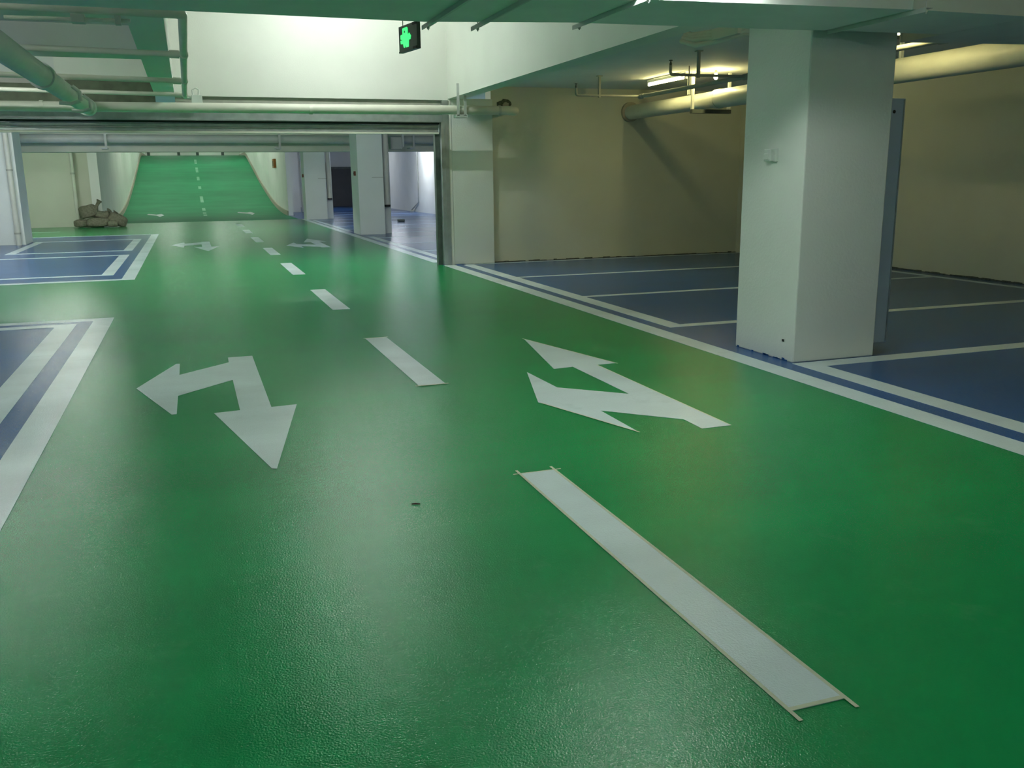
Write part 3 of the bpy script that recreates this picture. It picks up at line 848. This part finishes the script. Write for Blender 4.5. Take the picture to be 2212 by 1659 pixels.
# ------------------------------------------------------------------ exit sign
A = Vector((1.885, 8.38, 2.59))      # far (left) lower corner of the lit face
Bv = Vector((1.955, 8.00, 2.59))     # near (right) lower corner
ex = (Bv - A)
hgt = 0.22
nrm = Vector((-ex.y, ex.x, 0)).normalized()   # sideways; the lit face looks to -X
if nrm.x > 0:
    nrm = -nrm
sg = thing('exit_sign', 'hanging dark sign box with a glowing green running figure', 'sign', (1.92, 8.19, 2.59))


def sbox(u0, u1, v0, v1, d0, d1):
    """box on the sign: u along the face, v up, d out of the lit face"""
    m = MB()
    vs = []
    for d in (d0, d1):
        for v in (v0, v1):
            for u in (u0, u1):
                vs.append(A + ex * u + Vector((0, 0, hgt * v)) + nrm * d)
    return m.add(vs, [(0, 2, 3, 1), (4, 5, 7, 6), (0, 1, 5, 4), (2, 6, 7, 3), (0, 4, 6, 2), (1, 3, 7, 5)])


sbox(0, 1, 0, 1, -0.035, 0).build('case', 'signbody', sg)
sbox(0, 1, 0, 0.06, 0, 0.004).build('lower_frame', 'steeldark', sg)
for v in (0.01, 0.90):
    sbox(0.80, 1.0, v, v + 0.09, 0, 0.006).build('corner_clip', 'black', sg)
FIG = [(710, 575), (835, 510), (860, 540), (860, 745), (900, 680), (945, 770), (930, 880), (885, 895), (875, 1110), (800, 1130), (795, 1030), (765, 1145), (735, 1130), (720, 1030), (655, 1040), (650, 940), (720, 905), (655, 900), (650, 785), (715, 745)]


def sign_pt(x, y, d):
    u = (x - 600) / 500
    yt = 545 - (x - 600) * 0.46
    yb = 1310 - (x - 600) * 0.29
    v = (yb - y) / (yb - yt)
    return A + ex * u + Vector((0, 0, hgt * v)) + nrm * d


k = len(FIG)
MB().add([sign_pt(x, y, 0.0005) for x, y in FIG] + [sign_pt(x, y, 0.003) for x, y in FIG], [tuple(range(k)), tuple(range(k, 2 * k))] + [(i, (i + 1) % k, k + (i + 1) % k, k + i) for i in range(k)]).build('lit_figure', 'signgreen', sg)
q = [(757, 640), (788, 625), (790, 690), (758, 700)]
MB().add([sign_pt(x, y, 0.0031) for x, y in q] + [sign_pt(x, y, 0.0036) for x, y in q], [(0, 1, 2, 3), (4, 5, 6, 7), (0, 1, 5, 4), (1, 2, 6, 5), (2, 3, 7, 6), (3, 0, 4, 7)]).build('figure_gap', 'signbody', sg)
for u in (0.14, 0.86):
    p = A + ex * u + Vector((0, 0, hgt)) - nrm * 0.017
    MB().tube([p, p + Vector((0, 0, Z_HIGH - p.z))], 0.004, 6).build('hanger_rod', 'box', sg)


# ------------------------------------------------------------------ fluorescent lamps
LAMPS = {}


def lamp(c, axis, col, power, label, group, z_ceiling):
    """batten lamp; c = centre of the tube"""
    key = (col, power)
    if key not in LAMPS:
        LAMPS[key] = emit('tube_glow', col, power)
    c = Vector(c)
    ax = Vector((1, 0, 0)) if axis == 'x' else Vector((0, 1, 0))
    sd = Vector((0, 1, 0)) if axis == 'x' else Vector((1, 0, 0))
    t = thing('batten_lamp', label, 'lamp', (c.x, c.y, c.z), group)
    MB().tube([c - ax * 0.59, c + ax * 0.59], 0.019, 10).build('tube', LAMPS[key], t)

    def b(a0, a1, s, z0, z1):
        p, q_ = c + ax * a0 - sd * s, c + ax * a1 + sd * s
        return bx(min(p.x, q_.x), max(p.x, q_.x), min(p.y, q_.y), max(p.y, q_.y), c.z + z0, c.z + z1)
    b(-0.62, 0.62, 0.022, 0.030, 0.07).build('housing', 'box', t)
    for s in (-1, 1):
        b(min(s * 0.59, s * 0.62), max(s * 0.59, s * 0.62), 0.020, -0.022, 0.030).build('end_cap', 'box', t)
    if c.z + 0.07 < z_ceiling - 0.005:
        for s in (-0.45, 0.45):
            p = c + ax * s
            MB().tube([(p.x, p.y, c.z + 0.07), (p.x, p.y, z_ceiling)], 0.006, 6).build('hanger_rod', 'box', t)
    return t


GW = 'warm lamps in the right bay'
GN = 'lamps above the lane'
GF = 'lamps beyond the shutter'
PW = 14
lamp((7.31, 13.4, 2.96), 'y', LAMP_WARM, PW, 'glowing warm tube lamp before the back wall of the right bay', GW, Z_SLAB)
lamp((6.88, 8.15, 2.87), 'y', LAMP_WARM, PW + 4, 'glowing warm tube lamp just right of the big pillar', GW, Z_SLAB)
lamp((6.88, 2.6, 2.87), 'y', LAMP_WARM, 14, 'warm tube lamp of the right bay above the viewer', GW, Z_SLAB)
t = thing('bulb_lamp', 'small round warm bulb above the thick pipe in the right bay', 'lamp', (7.68, 12.55, 3.0))
MB().tube([(7.68, 12.55, 2.91), (7.68, 12.55, 2.92), (7.68, 12.55, 2.94), (7.68, 12.55, 2.965), (7.68, 12.55, 2.985), (7.68, 12.55, 3.0)], [0.008, 0.022, 0.032, 0.032, 0.022, 0.016], 12).build('bulb', emit('bulb_glow', LAMP_WARM, 160), t)
MB().tube([(7.68, 12.55, 3.0), (7.68, 12.55, Z_SLAB)], 0.022, 10).build('socket', 'thinpipe', t)
lamp((2.3, 13.6, 4.45), 'x', LAMP_NEUTRAL, 150, 'tube lamp high before the bright shutter wall', GN, Z_HIGH)
lamp((-2.5, 12.7, 3.0), 'x', LAMP_NEUTRAL, 55, 'tube lamp at the left end of the tall bay', GN, Z_HIGH)
lamp((-2.4, 6.9, 2.9), 'x', LAMP_NEUTRAL, 34, 'tube lamp under the shaded panel at left', GN, Z_SLAB)
lamp((2.75, 5.11, 2.66), 'x', LAMP_NEUTRAL, 74, 'tube lamp on the near side of the duct', GN, Z_SLAB)
lamp((-2.5, 2.5, 2.93), 'x', LAMP_NEUTRAL, 55, 'tube lamp over the near left bay', GN, Z_SLAB)
lamp((1.2, -2.0, 2.93), 'x', LAMP_NEUTRAL, 58, 'tube lamp above the viewer', GN, Z_SLAB)
lamp((2.2, 17.0, 2.93), 'x', LAMP_NEUTRAL, 152, 'added unseen fill lamp over the lane just beyond the shutter', GF, Z_SLAB)  # fill light added behind the shutter head, its floor reflection blocked
lamp((-2.8, 17.1, 2.93), 'x', LAMP_NEUTRAL, 128, 'added unseen fill lamp left of the lane beyond the shutter', GF, Z_SLAB)  # added out of view to brighten the left side beyond the shutter
lamp((-2.7, 21.8, 2.93), 'x', LAMP_NEUTRAL, 88, 'added unseen fill lamp left of the distant arrows', GF, Z_SLAB)  # unseen extra lamp that lifts the light on the distant arrows
lamp((3.4, 29.4, 2.93), 'x', LAMP_NEUTRAL, 80, 'added unseen fill lamp over the lane behind the cream beam', GF, Z_SLAB)  # added light hidden by the beam, for the third pillar and ramp foot
lamp((-5.6, 20.0, 2.93), 'x', LAMP_NEUTRAL, 176, 'added unseen fill lamp over the far left bay', GF, Z_SLAB)  # added out of view, brightens the blue bay and left pillar
lamp((-4.8, 29.5, 2.93), 'x', LAMP_NEUTRAL, 128, 'added unseen fill lamp before the cream left wall', GF, Z_SLAB)  # unseen addition that brightens the cream wall and sandbags
lamp((-3.0, 29.4, 2.93), 'x', LAMP_NEUTRAL, 72, 'added unseen fill lamp left of the lane behind the cream beam', GF, Z_SLAB)  # second added fill behind the beam, set aside to spare the lane glare
lamp((7.1, 17.4, 2.93), 'x', LAMP_COOL, 96, 'added unseen cool fill lamp over the blue stalls beyond the pier', GF, Z_SLAB)  # cool fill added out of sight behind the back wall
lamp((7.1, 30.7, 2.93), 'y', LAMP_COOL, 72, 'cool tube lamp seen right of the second pillar', GF, Z_SLAB)
lamp((8.5, 39.5, 2.93), 'y', LAMP_COOL, 176, 'cool tube lamp lighting the far right wall', GF, Z_SLAB)
lamp((7.0, 47.5, 2.93), 'y', LAMP_COOL, 96, 'cool tube lamp before the dark doors', GF, Z_SLAB)
for k, (y, z) in enumerate(((46.0, 5.4), (54.0, 5.7), (62.0, 6.2))):
    w = ('lower', 'middle', 'upper')[k]
    lamp((-1.9, y, z), 'y', LAMP_NEUTRAL, 120, 'tube lamp along the left wall of the %s ramp' % w, GF, 6.6)
    lamp((3.1, y + 1.5, z), 'y', LAMP_NEUTRAL, 120, 'tube lamp along the right wall of the %s ramp' % w, GF, 6.6)
lamp((-1.2, 74.0, 6.0), 'x', LAMP_NEUTRAL, 70, 'left tube lamp before the bright wall at the ramp top', GF, 6.6)
lamp((2.2, 74.0, 6.0), 'x', LAMP_NEUTRAL, 70, 'right tube lamp before the bright wall at the ramp top', GF, 6.6)
